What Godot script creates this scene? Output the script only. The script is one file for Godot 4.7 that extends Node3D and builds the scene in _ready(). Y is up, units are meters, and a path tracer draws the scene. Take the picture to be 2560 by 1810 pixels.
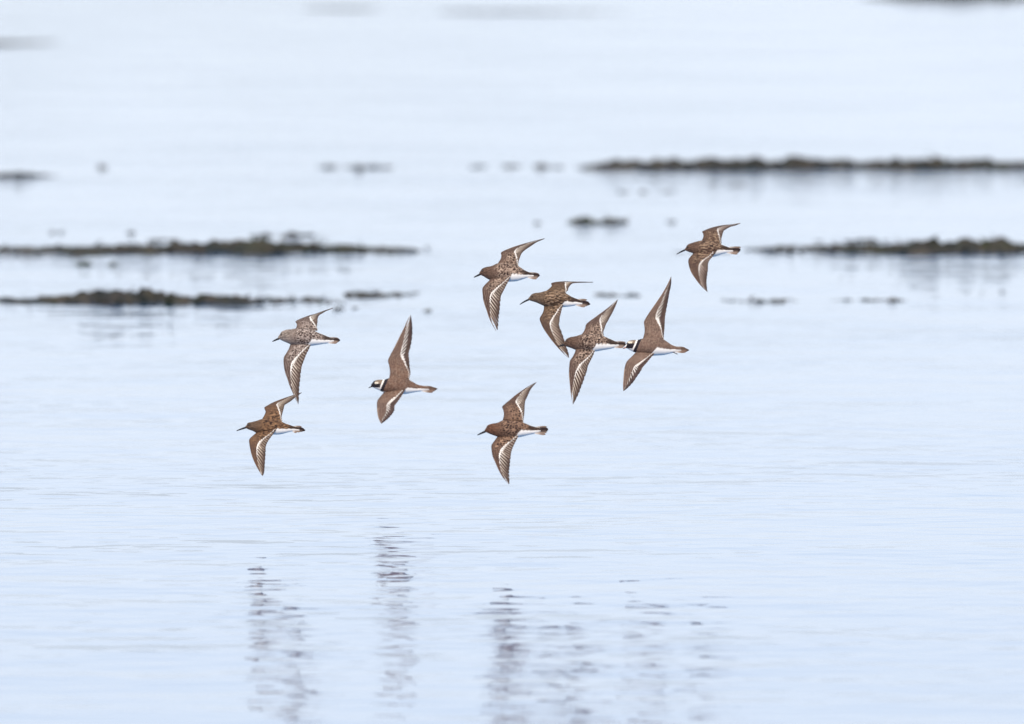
extends Node3D
# A flock of shorebirds low over calm shallow water, seen through a long lens.

var taken := {}
var plume: StandardMaterial3D
var horn: StandardMaterial3D
var eye_mat: StandardMaterial3D
var mud_mat: StandardMaterial3D
var fine: FastNoiseLite
var cells: FastNoiseLite
var streak: FastNoiseLite
var MUD_DARK := Color(0.018, 0.020, 0.023)
var MUD_BROWN := Color(0.07, 0.055, 0.04)
var WEED_GREEN := Color(0.038, 0.046, 0.018)

func _ready() -> void:
	# camera: long lens from a low shore, 2 m above the water
	var lens := CameraAttributesPhysical.new()
	lens.frustum_focal_length = 480.0
	lens.frustum_near = 1.0
	lens.frustum_far = 9000.0
	lens.frustum_focus_distance = 41.2
	lens.exposure_aperture = 6.9
	var cam := Camera3D.new()
	cam.name = "camera"
	cam.attributes = lens
	cam.position = Vector3(0, 2.0, 0)
	cam.rotation_degrees = Vector3(-2.15944, 0, 0)
	add_child(cam)
	cam.current = true

	var sky_mat := ProceduralSkyMaterial.new()
	sky_mat.sky_top_color = Color(0.83, 0.865, 0.905)
	sky_mat.sky_horizon_color = Color(0.712, 0.737, 0.768)
	sky_mat.sky_curve = 0.13
	sky_mat.ground_horizon_color = Color(0.712, 0.737, 0.768)
	sky_mat.ground_bottom_color = Color(0.5, 0.58, 0.68)
	sky_mat.sky_energy_multiplier = 1.5
	sky_mat.sun_angle_max = 1.0
	var sky := Sky.new()
	sky.sky_material = sky_mat
	var env := Environment.new()
	env.background_mode = Environment.BG_SKY
	env.sky = sky
	env.tonemap_mode = Environment.TONE_MAPPER_LINEAR
	env.tonemap_exposure = 0.765
	env.sdfgi_enabled = true
	env.ssao_enabled = true
	env.ssil_enabled = true
	var we := WorldEnvironment.new()
	we.name = "world"
	we.environment = env
	add_child(we)

	var sun := DirectionalLight3D.new()
	sun.name = "sun"
	sun.light_color = Color(1.0, 0.95, 0.89)
	sun.light_energy = 1.35
	sun.light_angular_distance = 1.0
	sun.shadow_enabled = true
	sun.rotation_degrees = Vector3(-28, -12, 0)
	add_child(sun)

	make_materials()
	make_water()
	make_far_shore()
	for d in BANKS:
		weed_bank(d)
	var kinds := make_kinds()
	for b in BIRDS:
		bird(b, kinds[b.kind])

func make_materials() -> void:
	plume = StandardMaterial3D.new()
	plume.vertex_color_use_as_albedo = true
	plume.roughness = 0.8
	plume.metallic_specular = 0.3
	plume.cull_mode = BaseMaterial3D.CULL_DISABLED
	horn = plume.duplicate()
	horn.roughness = 0.65
	horn.metallic_specular = 0.3
	eye_mat = StandardMaterial3D.new()
	eye_mat.albedo_color = Color(0.06, 0.045, 0.04)
	eye_mat.roughness = 0.15
	mud_mat = StandardMaterial3D.new()
	mud_mat.vertex_color_use_as_albedo = true
	mud_mat.roughness = 0.95
	mud_mat.metallic_specular = 0.2
	mud_mat.cull_mode = BaseMaterial3D.CULL_DISABLED
	fine = noise(FastNoiseLite.TYPE_SIMPLEX_SMOOTH, 0.16, 3, 2)
	streak = noise(FastNoiseLite.TYPE_SIMPLEX_SMOOTH, 0.16, 11, 1)
	cells = noise(FastNoiseLite.TYPE_CELLULAR, 0.16, 5, 1)
	cells.cellular_return_type = FastNoiseLite.RETURN_DISTANCE2_SUB
	cells.cellular_jitter = 0.9

func make_water() -> void:
	var rip := noise(FastNoiseLite.TYPE_SIMPLEX_SMOOTH, 0.011, 21, 4)
	rip.fractal_gain = 0.58
	var im := rip.get_seamless_image(2048, 2048, false, false, 0.1, true)
	im.convert(Image.FORMAT_RGBA8)
	im.bump_map_to_normal_map(8.0)
	im.generate_mipmaps()
	var m := StandardMaterial3D.new()
	m.albedo_color = Color(0.17, 0.36, 0.54)
	m.roughness = 0.075
	m.metallic_specular = 0.42
	# wind-ruffled and glassy patches
	var paws := noise(FastNoiseLite.TYPE_SIMPLEX_SMOOTH, 0.006, 8, 4)
	var rim := paws.get_seamless_image(1024, 1024, false, false, 0.1, true)
	m.roughness_texture = ImageTexture.create_from_image(rim)
	m.roughness_texture_channel = BaseMaterial3D.TEXTURE_CHANNEL_RED
	m.normal_enabled = true
	m.normal_texture = ImageTexture.create_from_image(im)
	m.normal_scale = 0.145
	m.uv1_triplanar = true
	m.uv1_world_triplanar = true
	m.uv1_scale = Vector3(1.0 / 22.0, 1.0 / 22.0, 1.0 / 22.0)
	var pm := PlaneMesh.new()
	pm.size = Vector2(6000, 8200)
	var o := MeshInstance3D.new()
	o.name = "water"
	o.mesh = pm
	o.material_override = m
	o.position = Vector3(0, 0, -4000)
	o.set_meta("kind", "structure")
	o.set_meta("label", "calm pale blue water rippling across the whole picture")
	add_child(o)

func make_kinds() -> Dictionary:
	var w := lin(220, 212, 205)
	var base := {
		"kind": "sandpiper", "style": "scaly", "roll": 50.0,
		"back": lin(98, 76, 66), "dark": lin(40, 29, 26), "fringe": lin(178, 154, 136), "head": lin(106, 82, 69),
		"throat": lin(150, 128, 118), "belly": lin(236, 228, 220), "white": w, "hand": lin(68, 51, 47), "under": lin(205, 200, 196),
		"quill": lin(82, 65, 58), "vane": lin(196, 180, 164), "black": lin(38, 32, 34), "tail_side": lin(118, 100, 90), "bar": 3.2,
		"bill": 3.1, "bill_colours": [lin(44, 42, 46), lin(34, 32, 36), lin(26, 25, 28)],
	}
	var out := {"SANDERLING": base.duplicate()}
	var k := base.duplicate()
	k.merge({"style": "streaky", "back": lin(94, 72, 60), "fringe": lin(150, 124, 102), "throat": lin(176, 164, 158), "bar": 2.4, "vane": lin(176, 156, 144), "bill": 2.8}, true)
	out["DUNLIN"] = k
	k = k.duplicate()
	k.merge({"head": lin(118, 98, 82), "throat": lin(180, 170, 166), "back": lin(96, 75, 58), "vane": lin(192, 172, 152), "bar": 3.0}, true)
	out["DUNLIN_PALE"] = k
	k = k.duplicate()
	k.merge({"back": lin(106, 78, 58), "fringe": lin(140, 106, 78), "head": lin(108, 86, 70), "throat": lin(190, 184, 182), "hand": lin(78, 59, 51)}, true)
	out["RUSTY"] = k
	k = base.duplicate()
	k.merge({"back": lin(116, 98, 90), "head": lin(160, 144, 134), "throat": lin(200, 188, 182), "fringe": lin(186, 170, 160), "bar": 4.2}, true)
	out["GREY"] = k
	k = base.duplicate()
	k.merge({"head": lin(114, 78, 60), "throat": lin(136, 104, 88), "back": lin(100, 75, 62), "fringe": lin(156, 124, 102)}, true)
	out["RUFOUS"] = k
	k = base.duplicate()
	k.merge({"kind": "plover", "style": "plain", "back": lin(108, 85, 74), "dark": lin(80, 62, 55), "hand": lin(86, 67, 60), "quill": lin(76, 60, 55), "tail_side": lin(104, 83, 72),
		"black": lin(34, 30, 38), "crown": lin(116, 98, 84), "brow": lin(196, 184, 168), "bar": 2.6, "bill": 2.4, "bill_colours": [lin(206, 120, 70), lin(150, 90, 62), lin(36, 32, 34)],
		"neck": [2.91, -45.0, -36.0, -49.8, -1.42, 28.6, -71.2, -58.0, -70.5, 0.6]}, true)
	out["PLOVER_R"] = k
	k = k.duplicate()
	k.merge({"back": lin(102, 76, 63), "neck": [3.46, -46.1, -36.0, -50.8, -1.8, 21.0, -71.5, -60.2, -80.0, 0.68],
		"bill_colours": [lin(84, 64, 52), lin(44, 38, 36), lin(30, 28, 30)], "bill": 2.2}, true)
	out["PLOVER_L"] = k
	for key in out:
		var q: Dictionary = out[key]
		var by: float = 0.90 if q.kind == "plover" else 0.82
		for part_of in ["back", "dark", "hand", "quill", "head"]:
			var c: Color = q[part_of] * by
			c.a = 1.0
			q[part_of] = c
	return out

func make_far_shore() -> void:
	# the low wooded shore beyond the bay, above the frame; the water mirrors it
	var ridge := noise(FastNoiseLite.TYPE_SIMPLEX_SMOOTH, 0.012, 40, 4)
	var n := 260
	var p := PackedVector3Array()
	var col := PackedColorArray()
	for i in n:
		var x := (i / (n - 1.0) - 0.5) * 2600.0
		var top := 10.0 + 6.0 * ridge.get_noise_1d(x) + 2.0 * ridge.get_noise_1d(x * 9.0)
		for j in 6:
			var t := j / 5.0
			p.append(Vector3(x, -0.5 + top * sin(t * PI * 0.5), -1250.0 - 60.0 * t))
			var g := 0.5 + 0.5 * ridge.get_noise_2d(x * 6.0, t * 300.0)
			col.append(Color(0.13, 0.14, 0.12).lerp(Color(0.2, 0.2, 0.17), g))
	var sh := Sheet.new()
	sh.grid(n, 6, p, col, false, Vector3.INF, Vector3(0, 0, 1))
	var o := part("hills", sh.mesh(), mud_mat, self)
	o.set_meta("kind", "structure")
	o.set_meta("label", "low far shore mirrored along the top of the water")

# ---------------------------------------------------------------- helpers
func lin(r: float, g: float, b: float) -> Color:
	return Color(r / 255.0, g / 255.0, b / 255.0).srgb_to_linear()

func numbered(called: String) -> String:
	if not taken.has(called):
		taken[called] = 0
		return called
	taken[called] += 1
	return "%s_%03d" % [called, taken[called]]

func tag(o: Node, label: String, category: String, group := "") -> void:
	o.set_meta("label", label)
	o.set_meta("category", category)
	if group != "":
		o.set_meta("group", group)

func cr(pts: Array, s: float) -> PackedFloat32Array:
	# smooth curve through rows of numbers, s from 0 to 1
	var n := pts.size() - 1
	var x: float = clampf(s, 0.0, 1.0) * n
	var i: int = mini(int(x), n - 1)
	var t := x - i
	var out := PackedFloat32Array()
	var a = pts[maxi(i - 1, 0)]
	var b = pts[i]
	var c = pts[i + 1]
	var d = pts[mini(i + 2, n)]
	for k in b.size():
		var pa: float = a[k]
		var pb: float = b[k]
		var pc: float = c[k]
		var pd: float = d[k]
		out.append(0.5 * (2.0 * pb + (pc - pa) * t + (2.0 * pa - 5.0 * pb + 4.0 * pc - pd) * t * t + (3.0 * pb - pa - 3.0 * pc + pd) * t * t * t))
	return out

class Sheet:
	# grids of points with colours, joined into one mesh
	var v := PackedVector3Array()
	var n := PackedVector3Array()
	var c := PackedColorArray()
	var f := PackedInt32Array()
	func grid(rows: int, cols: int, p: PackedVector3Array, col: PackedColorArray, closed := false, out_of := Vector3.INF, facing := Vector3.ZERO) -> void:
		var base := v.size()
		var flip := 1.0
		# find which way is outside
		var mid := int(rows / 2.0) * cols + int(cols / 2.0)
		var tn := (p[mid + cols] - p[mid]).cross(p[mid + 1] - p[mid])
		if out_of != Vector3.INF:
			var centre := Vector3.ZERO
			var r0 := int(rows / 2.0) * cols
			for j in cols:
				centre += p[r0 + j]
			centre /= cols
			flip = 1.0 if tn.dot(p[mid] - centre) >= 0.0 else -1.0
		elif facing != Vector3.ZERO:
			flip = 1.0 if tn.dot(facing) >= 0.0 else -1.0
		for i in rows:
			for j in cols:
				var i0 := maxi(i - 1, 0)
				var i1 := mini(i + 1, rows - 1)
				var j0 := j - 1
				var j1 := j + 1
				if closed:
					j0 = (j + cols - 2) % (cols - 1) if j > 0 else cols - 2
					j1 = j + 1 if j < cols - 1 else 1
				else:
					j0 = maxi(j0, 0)
					j1 = mini(j1, cols - 1)
				var nn := (p[i1 * cols + j] - p[i0 * cols + j]).cross(p[i * cols + j1] - p[i * cols + j0])
				if nn.length_squared() < 1e-20:
					nn = tn
				n.append(nn.normalized() * flip)
		v.append_array(p)
		c.append_array(col)
		for i in rows - 1:
			for j in cols - 1:
				var a := base + i * cols + j
				var b := a + 1
				var d := a + cols
				var e := d + 1
				if flip < 0.0:
					f.append_array([a, d, b, b, d, e])
				else:
					f.append_array([a, b, d, b, e, d])
	func mesh() -> ArrayMesh:
		var arr := []
		arr.resize(Mesh.ARRAY_MAX)
		arr[Mesh.ARRAY_VERTEX] = v
		arr[Mesh.ARRAY_NORMAL] = n
		arr[Mesh.ARRAY_COLOR] = c
		arr[Mesh.ARRAY_INDEX] = f
		var m := ArrayMesh.new()
		m.add_surface_from_arrays(Mesh.PRIMITIVE_TRIANGLES, arr)
		return m

func part(called: String, m: Mesh, mat: Material, parent: Node) -> MeshInstance3D:
	var o := MeshInstance3D.new()
	o.name = called
	o.mesh = m
	o.material_override = mat
	parent.add_child(o, true)
	return o

func noise(kind: int, freq: float, seed_: int, octaves := 1) -> FastNoiseLite:
	var n := FastNoiseLite.new()
	n.noise_type = kind as FastNoiseLite.NoiseType
	n.frequency = freq
	n.seed = seed_
	if octaves > 1:
		n.fractal_type = FastNoiseLite.FRACTAL_FBM
		n.fractal_octaves = octaves
	else:
		n.fractal_type = FastNoiseLite.FRACTAL_NONE
	return n

# ---------------------------------------------------------------- birds
func body_z(rows: Array, x: float, y: float) -> float:
	# how far the flank stands out towards the near side at that place
	var best := 0.0
	var far := 1e9
	for k in 41:
		var q := cr(rows, k / 40.0)
		var mx := (q[0] + q[2]) / 2.0
		var my := (q[1] + q[3]) / 2.0
		var hh := absf(q[1] - q[3]) / 2.0
		if absf(mx - x) < far:
			far = absf(mx - x)
			var t: float = (y - my) / maxf(hh, 0.001)
			best = hh * sqrt(maxf(0.0, 1.0 - t * t))
	return best

func plumage(k: Dictionary, p: Vector3, amount: float) -> Color:
	# mottled or streaked upper plumage; p in millimetres
	var w: Color = k.back
	var grain := fine.get_noise_3dv(p * 1.0)
	if k.style == "plain":
		var sc := cells.get_noise_3d(p.x * 0.6, p.y * 0.9, p.z * 0.9)
		return w.lerp(k.dark, clampf(0.2 + 0.8 * fine.get_noise_3dv(p * 0.3) + 0.35 * grain, 0.0, 0.75)).lerp(k.fringe, 0.2 * clampf((-0.84 - sc) * 8.0, 0.0, 1.0))
	var e := 0.0
	if k.style == "scaly":
		var q := Vector3(p.x * 0.75, p.y, p.z)
		q += Vector3(fine.get_noise_3dv(p * 0.8), fine.get_noise_3dv(p * 0.8 + Vector3(50, 0, 0)), 0) * 1.6
		e = cells.get_noise_3dv(q)     # near -1 on a feather's edge
		var edge := clampf((-0.85 - e) * 9.0, 0.0, 1.0)
		var heart := clampf((e + 0.80) * 5.0, 0.0, 1.0)
		var c2: Color = w.lerp(k.dark, heart).lerp(k.fringe, edge * (0.75 + 0.5 * fine.get_noise_3dv(p * 0.3)))
		return w.lerp(c2, amount)
	var s := streak.get_noise_3d(p.x * 0.42, p.y * 1.9, p.z * 1.9)
	var s2 := streak.get_noise_3d(p.x * 0.45 + 70.0, p.y * 2.0, p.z * 2.0)
	var c3: Color = w.lerp(k.dark, clampf(s * 3.2 + 0.15, 0.0, 1.0)).lerp(k.fringe, clampf(s2 * 3.2 - 0.5, 0.0, 0.85))
	return w.lerp(c3, amount)

func torso(sh: Sheet, b: Dictionary, k: Dictionary) -> void:
	var rows: Array = b.body.duplicate()
	var f0: Array = rows[0]
	var cx: float = (f0[0] + f0[2]) / 2.0
	var cy: float = (f0[1] + f0[3]) / 2.0
	var hh: float = absf(f0[1] - f0[3]) / 2.0
	rows.push_front([cx - hh * 0.75, cy + hh * 0.05, cx - hh * 0.75, cy - hh * 0.45])
	var l0: Array = rows[-1]
	var te: Array = b.tail[1]
	var ex: float = lerpf((l0[0] + l0[2]) / 2.0, te[0], 0.45)
	var ey: float = lerpf((l0[1] + l0[3]) / 2.0, te[1], 0.45)
	rows.push_back([ex, ey + 4.6, ex, ey - 4.6])
	var n := 120
	var m := 61
	var p := PackedVector3Array()
	var col := PackedColorArray()
	var roll: float = deg_to_rad(k.roll)
	var head_x: float = b.body[2][0]
	var x0: float = b.body[0][0]
	var x1: float = b.body[-1][0]
	var wing_u: float = (b.lo[0][2] - x0) / (x1 - x0)
	for i in n:
		var q := cr(rows, i / (n - 1.0))
		var c := Vector3((q[0] + q[2]) / 2.0, (q[1] + q[3]) / 2.0, 0)
		var up := Vector3(q[0] - q[2], q[1] - q[3], 0) / 2.0
		var r := up.length()
		if i == 0 or i == n - 1:
			up *= 0.02
			r *= 0.02
		var u: float = clampf((c.x - x0) / (x1 - x0), -0.1, 1.2)
		var wide: float = r * lerpf(0.92, 1.02, smoothstep(0.05, 0.4, u))
		for j in m:
			var a := TAU * j / (m - 1.0)
			var v := c + up * cos(a) + Vector3(0, 0, wide * sin(a))
			var d: float = cos(a) * cos(roll) + sin(a) * sin(roll)   # 1 along the spine, -1 along the keel
			var jag: float = fine.get_noise_3dv(v * 0.5) * 0.3 + fine.get_noise_3dv(v * 1.4) * 0.12
			var cc: Color
			if k.kind == "plover":
				cc = plover_body(v, u, d, jag, wing_u, k)
			else:
				var am: float = smoothstep(0.16, 0.42, u) * (1.0 - 0.6 * smoothstep(0.8, 0.95, u))
				cc = plumage(k, v + Vector3(0, 0, 40), am)
				# head and breast in their own tone, finely streaked
				var hd: Color = k.head.lerp(k.dark, clampf(0.35 + 1.1 * fine.get_noise_3d(v.x * 0.5, v.y * 1.3, v.z * 1.3), 0.0, 0.65) * smoothstep(-0.2, 0.6, d))
				cc = hd.lerp(cc, smoothstep(0.12, 0.4, u + jag * 0.2))
				# rump and tail root dark along the middle
				cc = cc.lerp(k.dark, 0.8 * smoothstep(0.82, 0.92, u) * smoothstep(0.55, 0.7, d + jag * 0.3))
				# white chin, belly and flanks
				var line: float = lerpf(-0.55, 0.68, smoothstep(wing_u - 0.14, wing_u + 0.05, u)) + 0.1 * smoothstep(0.75, 1.0, u)
				var white := smoothstep(line + 0.07, line - 0.07, d + jag * 0.35)
				var under: Color = k.throat.lerp(k.belly, smoothstep(0.15, 0.45, u))
				cc = cc.lerp(under, white)
			p.append(v * 0.001 + (up.normalized() * cos(a) + Vector3(0, 0, sin(a))) * jag * 0.0008)
			col.append(cc)
	sh.grid(n, m, p, col, true, Vector3.ZERO)

func plover_body(v: Vector3, u: float, d: float, jag: float, wing_u: float, k: Dictionary) -> Color:
	var cc := plumage(k, v, 1.0)
	var line: float = lerpf(-0.2, 0.66, smoothstep(wing_u - 0.14, wing_u + 0.05, u)) + 0.1 * smoothstep(0.75, 1.0, u)
	cc = cc.lerp(k.belly, smoothstep(line + 0.05, line - 0.05, d + jag * 0.2))
	cc = cc.lerp(k.dark, 0.5 * smoothstep(0.95, 1.1, u) * smoothstep(0.4, 0.6, d))
	# rings round the neck, slanting: white collar, black breast band
	var g: Array = k.neck
	var xi: float = v.x - 0.42 * (v.y - g[0]) + jag * 1.2
	var band_end: float = g[2]
	if xi < band_end:
		cc = k.black
	var col_w: float = g[1]
	if xi < col_w:
		cc = k.white
	var face: float = g[3]
	if xi < face:
		# crown brown, mask black, chin white; h runs from chin to crown
		var h: float = (v.y - g[4]) / g[5] + jag * 0.12
		cc = k.white
		if h > -0.1:
			cc = k.black
		if h > 0.42:
			cc = k.crown
		# white brow over the mask
		if h > 0.42 and h < g[9] and xi > g[6] and xi < g[7]:
			cc = k.brow
		if xi < g[6] - 1.0 and h > 0.2:
			cc = k.black
		if xi < g[8] and h < 0.3:
			cc = k.white
	return cc

class Wing:
	var le: Array[Vector3] = []
	var te: Array[Vector3] = []
	var cb: Array[float] = []
	var nor: Array[Vector3] = []
	var n := 0
	func at(s: float, c: float) -> Vector3:
		var x := clampf(s, 0.0, 1.0) * (n - 1)
		var i := mini(int(x), n - 2)
		var t := x - i
		var a: Vector3 = le[i].lerp(le[i + 1], t)
		var b: Vector3 = te[i].lerp(te[i + 1], t)
		var q := a.lerp(b, c)
		var chord := a.distance_to(b)
		return q + normal(s) * chord * 0.16 * c * (1.0 - c)
	func normal(s: float) -> Vector3:
		var x := clampf(s, 0.0, 1.0) * (n - 1)
		var i := mini(int(x), n - 2)
		return nor[i].lerp(nor[i + 1], x - i).normalized()
	func bound(s: float) -> float:
		var x := clampf(s, 0.0, 1.0) * (n - 1)
		var i := mini(int(x), n - 2)
		return lerpf(cb[i], cb[i + 1], x - i)

func wing_frame(b: Dictionary, rows: Array, reach: float, bend: float) -> Wing:
	var w := Wing.new()
	var n := 72
	var lift0 := 1.0 if reach > 0.0 else -0.5
	w.n = n
	var r0: Array = rows[0]
	var zl := body_z(b.body, r0[0], r0[1])
	var zt := body_z(b.body, r0[2], r0[3])
	# arc length along the middle of the wing
	var at := PackedFloat32Array()
	var total := 0.0
	var last := Vector2.ZERO
	for i in n:
		var q := cr(rows, i / (n - 1.0))
		var m := Vector2(q[0] * 0.6 + q[2] * 0.4, q[1] * 0.6 + q[3] * 0.4)
		if i > 0:
			total += m.distance_to(last)
		at.append(total)
		last = m
	for i in n:
		var q := cr(rows, i / (n - 1.0))
		var t := minf(at[i] / total, 1.0)
		var z := reach * pow(t, bend)
		var keep := pow(maxf(0.0, 1.0 - t), 1.5)
		w.le.append(Vector3(q[0], q[1], z + zl * keep + lift0))
		w.te.append(Vector3(q[2], q[3], z + zt * keep + lift0))
		w.cb.append(clampf(q[4], 0.08, 0.98))
	for i in n:
		var a := maxi(i - 2, 0)
		var c := mini(i + 2, n - 1)
		var span: Vector3 = (w.le[c] + w.te[c]) - (w.le[a] + w.te[a])
		var chord: Vector3 = w.te[mini(i, n - 4)] - w.le[mini(i, n - 4)]
		var nn := span.cross(chord).normalized()
		if nn.z < 0.0:
			nn = -nn
		w.nor.append(nn)
	return w

func wing_arm(sh: Sheet, w: Wing, k: Dictionary, inward: Vector3, seed_: float) -> void:
	# the coverts: a thin aerofoil from the leading edge to where the flight feathers come out
	var rows := 78
	var half := 25
	var cols := 2 * half - 1
	var p := PackedVector3Array()
	var col := PackedColorArray()
	for i in rows:
		var tuck := maxf(0.0, 6.0 - i) / 6.0      # first rows run into the body
		var s := maxf(0.0, (i - 6.0) / (rows - 7.0))
		var bound := w.bound(s)
		var nn := w.normal(s)
		var chord := w.at(s, 0.0).distance_to(w.at(s, 1.0))
		var thick: float = lerpf(4.2, 0.7, smoothstep(0.0, 0.75, s))
		for j in cols:
			var top := j < half
			var t: float = 1.0 - j / (half - 1.0) if top else (j - half + 1.0) / (half - 1.0)
			# t 0 at the leading edge, 1 at the covert tips
			var jag: float = 0.03 * sin(s * 150.0 + seed_) * smoothstep(0.75, 1.0, t)
			var c: float = t * (bound + jag)
			var h: float = thick * sqrt(maxf(t, 0.0)) * (1.0 - t) * 1.9
			var v := w.at(s, c) + nn * ((h * 0.6 + 0.35) if top else (-h * 0.4 - 0.35)) * smoothstep(0.0, 0.06, t)
			v += (inward * 9.0 + Vector3(0, 0, -5.0)) * tuck * tuck
			p.append(v * 0.001)
			var cc: Color
			if top:
				var am: float = smoothstep(0.1, 0.45, t) * (1.0 - smoothstep(0.22, 0.5, s))
				cc = plumage(k, v + Vector3(0, 0, 40), am)
				var dk: float = clampf(smoothstep(0.1, 0.5, s) * 0.75 + (1.0 - smoothstep(0.0, 0.3, t)) * 0.35 + 0.5 * fine.get_noise_3d(v.x * 0.35, v.y * 0.8, v.z), 0.0, 0.95)
				cc = cc.lerp(k.hand, dk)
				# rows of smaller coverts with paler rims
				var row: float = sin(t * chord * bound * 1.1 + 2.0 * fine.get_noise_3dv(v * 0.3)) * 0.5 + 0.5
				cc = cc.lerp(k.fringe, 0.26 * row * row * row * (0.6 + fine.get_noise_3dv(v)))
				# the white tips of the greater coverts make the bar
				var mm: float = (1.0 - t) * bound * chord + fine.get_noise_3d(v.x * 0.8, v.y * 0.8, v.z * 0.8) * 1.6
				var bw: float = k.bar * (0.4 + 0.5 * smoothstep(0.02, 0.3, s)) * (1.0 - smoothstep(0.4, 0.65, s))
				cc = cc.lerp(k.white, smoothstep(bw + 0.5, bw - 0.5, mm))
				if s > 0.5 and t < 0.14:
					cc = cc.lerp(k.fringe, 0.3)
			else:
				cc = k.under.lerp(k.hand, clampf(0.15 + 0.7 * smoothstep(0.25, 0.0, t) + 0.4 * fine.get_noise_3dv(v * 0.4), 0.0, 0.8))
			col.append(cc)
	sh.grid(rows, cols, p, col, false, Vector3.INF, w.normal(0.5))

func feather(path: Array[Vector3], normals: Array[Vector3], width: float, paint: Callable, outer: Vector3) -> ArrayMesh:
	var n := path.size()
	var m := 11
	var p := PackedVector3Array()
	var col := PackedColorArray()
	for i in n:
		var t := i / (n - 1.0)
		var d: Vector3 = path[mini(i + 1, n - 1)] - path[maxi(i - 1, 0)]
		var side := d.cross(normals[i]).normalized()
		if side.dot(outer) < 0.0:
			side = -side
		var wd: float = width * (0.55 + 0.45 * smoothstep(0.0, 0.4, t)) * sqrt(maxf(0.02, 1.0 - pow(maxf(0.0, (t - 0.62) / 0.38), 2.2)))
		for j in m:
			var a := j / (m - 1.0) * 2.0 - 1.0        # +1 on the outer, leading web
			var v: Vector3 = path[i] + side * a * wd + normals[i] * (0.55 * a - 0.5 * a * a * 0.8)
			p.append(v * 0.001)
			col.append(paint.call(t, a))
	var sh := Sheet.new()
	sh.grid(n, m, p, col, false, Vector3.INF, normals[0])
	return sh.mesh()

func flight(bird: Node3D, w: Wing, k: Dictionary, rng: RandomNumberGenerator) -> void:
	for grp in 2:
		var count: int = 10 if grp == 0 else 8
		for i in count:
			var f := i / (count - 1.0)
			var sb: float
			var st: float
			var width: float
			if grp == 0:
				sb = 0.01 + 0.33 * f
				st = sb + lerpf(0.03, 0.14, f)
			else:
				sb = 0.31 + 0.28 * f
				st = 0.50 + 0.50 * pow(f, 0.95)
			var cb0: float = w.bound(sb) - (0.10 if grp == 0 else 0.14)
			var bow: float = 1.0 if grp == 0 else 1.0 + 2.4 * f * f     # outer quills follow the leading edge
			# as wide as the gap to the next feather asks for
			var gap: float
			if grp == 0:
				gap = w.at(sb, 1.0).distance_to(w.at(sb + 0.036, 1.0))
				width = clampf(gap * 1.05, 2.6, 6.0) * rng.randf_range(0.9, 1.1)
			else:
				width = lerpf(5.6, 3.0, f) * rng.randf_range(0.9, 1.1)
			var tone := 0.75 + 0.45 * rng.randf()
			var pale := 0.7 + 0.3 * rng.randf()
			var paint := func(t: float, a: float) -> Color:
				var c: Color = k.quill * tone
				c.a = 1.0
				if k.kind == "plover":
					if grp == 0:
						c = c.lerp(k.white, smoothstep(0.45, 0.3, t))
						c = c.lerp(k.fringe, 0.25 * smoothstep(0.9, 1.0, t))
					else:
						var oval := smoothstep(1.0, 0.5, absf(t - 0.36 - 0.2 * f) / 0.24) * smoothstep(0.3, 0.16, absf(a - 0.55)) * (1.0 - 0.25 * f)
						c = c.lerp(k.white, oval)
						c = c.lerp(k.black, 0.6 * smoothstep(0.75, 1.0, t))
				elif grp == 0:
					c = c.lerp(k.white, smoothstep(0.34, 0.16, t))
					c = c.lerp(k.vane, 0.42 * pale * smoothstep(0.3, 0.4, a) * smoothstep(0.75, 0.6, a) * (1.0 - smoothstep(0.8, 1.0, t)))
				else:
					c = c.lerp(k.vane, pale * smoothstep(0.92, 0.45, t) * smoothstep(0.1, 0.3, a) * smoothstep(0.76, 0.6, a))
					c = c.lerp(k.white, 0.9 * smoothstep(0.55, 0.15, t) * smoothstep(0.84, 0.68, a) * smoothstep(0.15, 0.35, a))
					c = c.lerp(k.black, 0.55 * smoothstep(0.85, 1.0, t))
				return c
			part("flight_feather", quill_on(w, Vector2(sb, maxf(cb0, 0.05)), Vector2(st, 1.0), bow, width, paint), plume, bird)

func quill_on(w: Wing, from: Vector2, to: Vector2, bow: float, width: float, paint: Callable) -> ArrayMesh:
	# a flight feather laid on the wing's surface: from.x, to.x run along the span, y along the chord
	var n := 14
	var m := 11
	var p := PackedVector3Array()
	var col := PackedColorArray()
	var span := w.at(0.0, 0.5).distance_to(w.at(0.5, 0.5)) + w.at(0.5, 0.5).distance_to(w.at(1.0, 0.5))
	for i in n:
		var t := i / (n - 1.0)
		var s := lerpf(from.x, to.x, t)
		var c := lerpf(from.y, to.y, pow(t, bow))
		var chord := maxf(6.0, w.at(s, 0.0).distance_to(w.at(s, 1.0)))
		var run := Vector2((to.x - from.x) * span, (to.y - from.y) * bow * pow(maxf(t, 0.01), bow - 1.0) * chord)
		var across := Vector2(run.y, -run.x).normalized()     # towards the wing tip and the leading edge
		var wd: float = width * (0.6 + 0.4 * smoothstep(0.0, 0.4, t)) * (1.0 - 0.25 * smoothstep(0.85, 1.0, t))
		for j in m:
			var a := j / (m - 1.0) * 2.0 - 1.0
			var ss := clampf(s + a * wd * across.x / span, 0.0, 1.0)
			var cc := clampf(c + a * wd * across.y / chord, 0.03, 1.0 - 0.03 * a * a)
			var nn := w.normal(ss)
			p.append((w.at(ss, cc) + nn * (0.55 * a - 0.4 * a * a - 1.3 + 0.9 * t)) * 0.001)
			col.append(paint.call(t, a))
	var sh := Sheet.new()
	sh.grid(n, m, p, col, false, Vector3.INF, w.normal(from.x))
	return sh.mesh()

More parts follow.
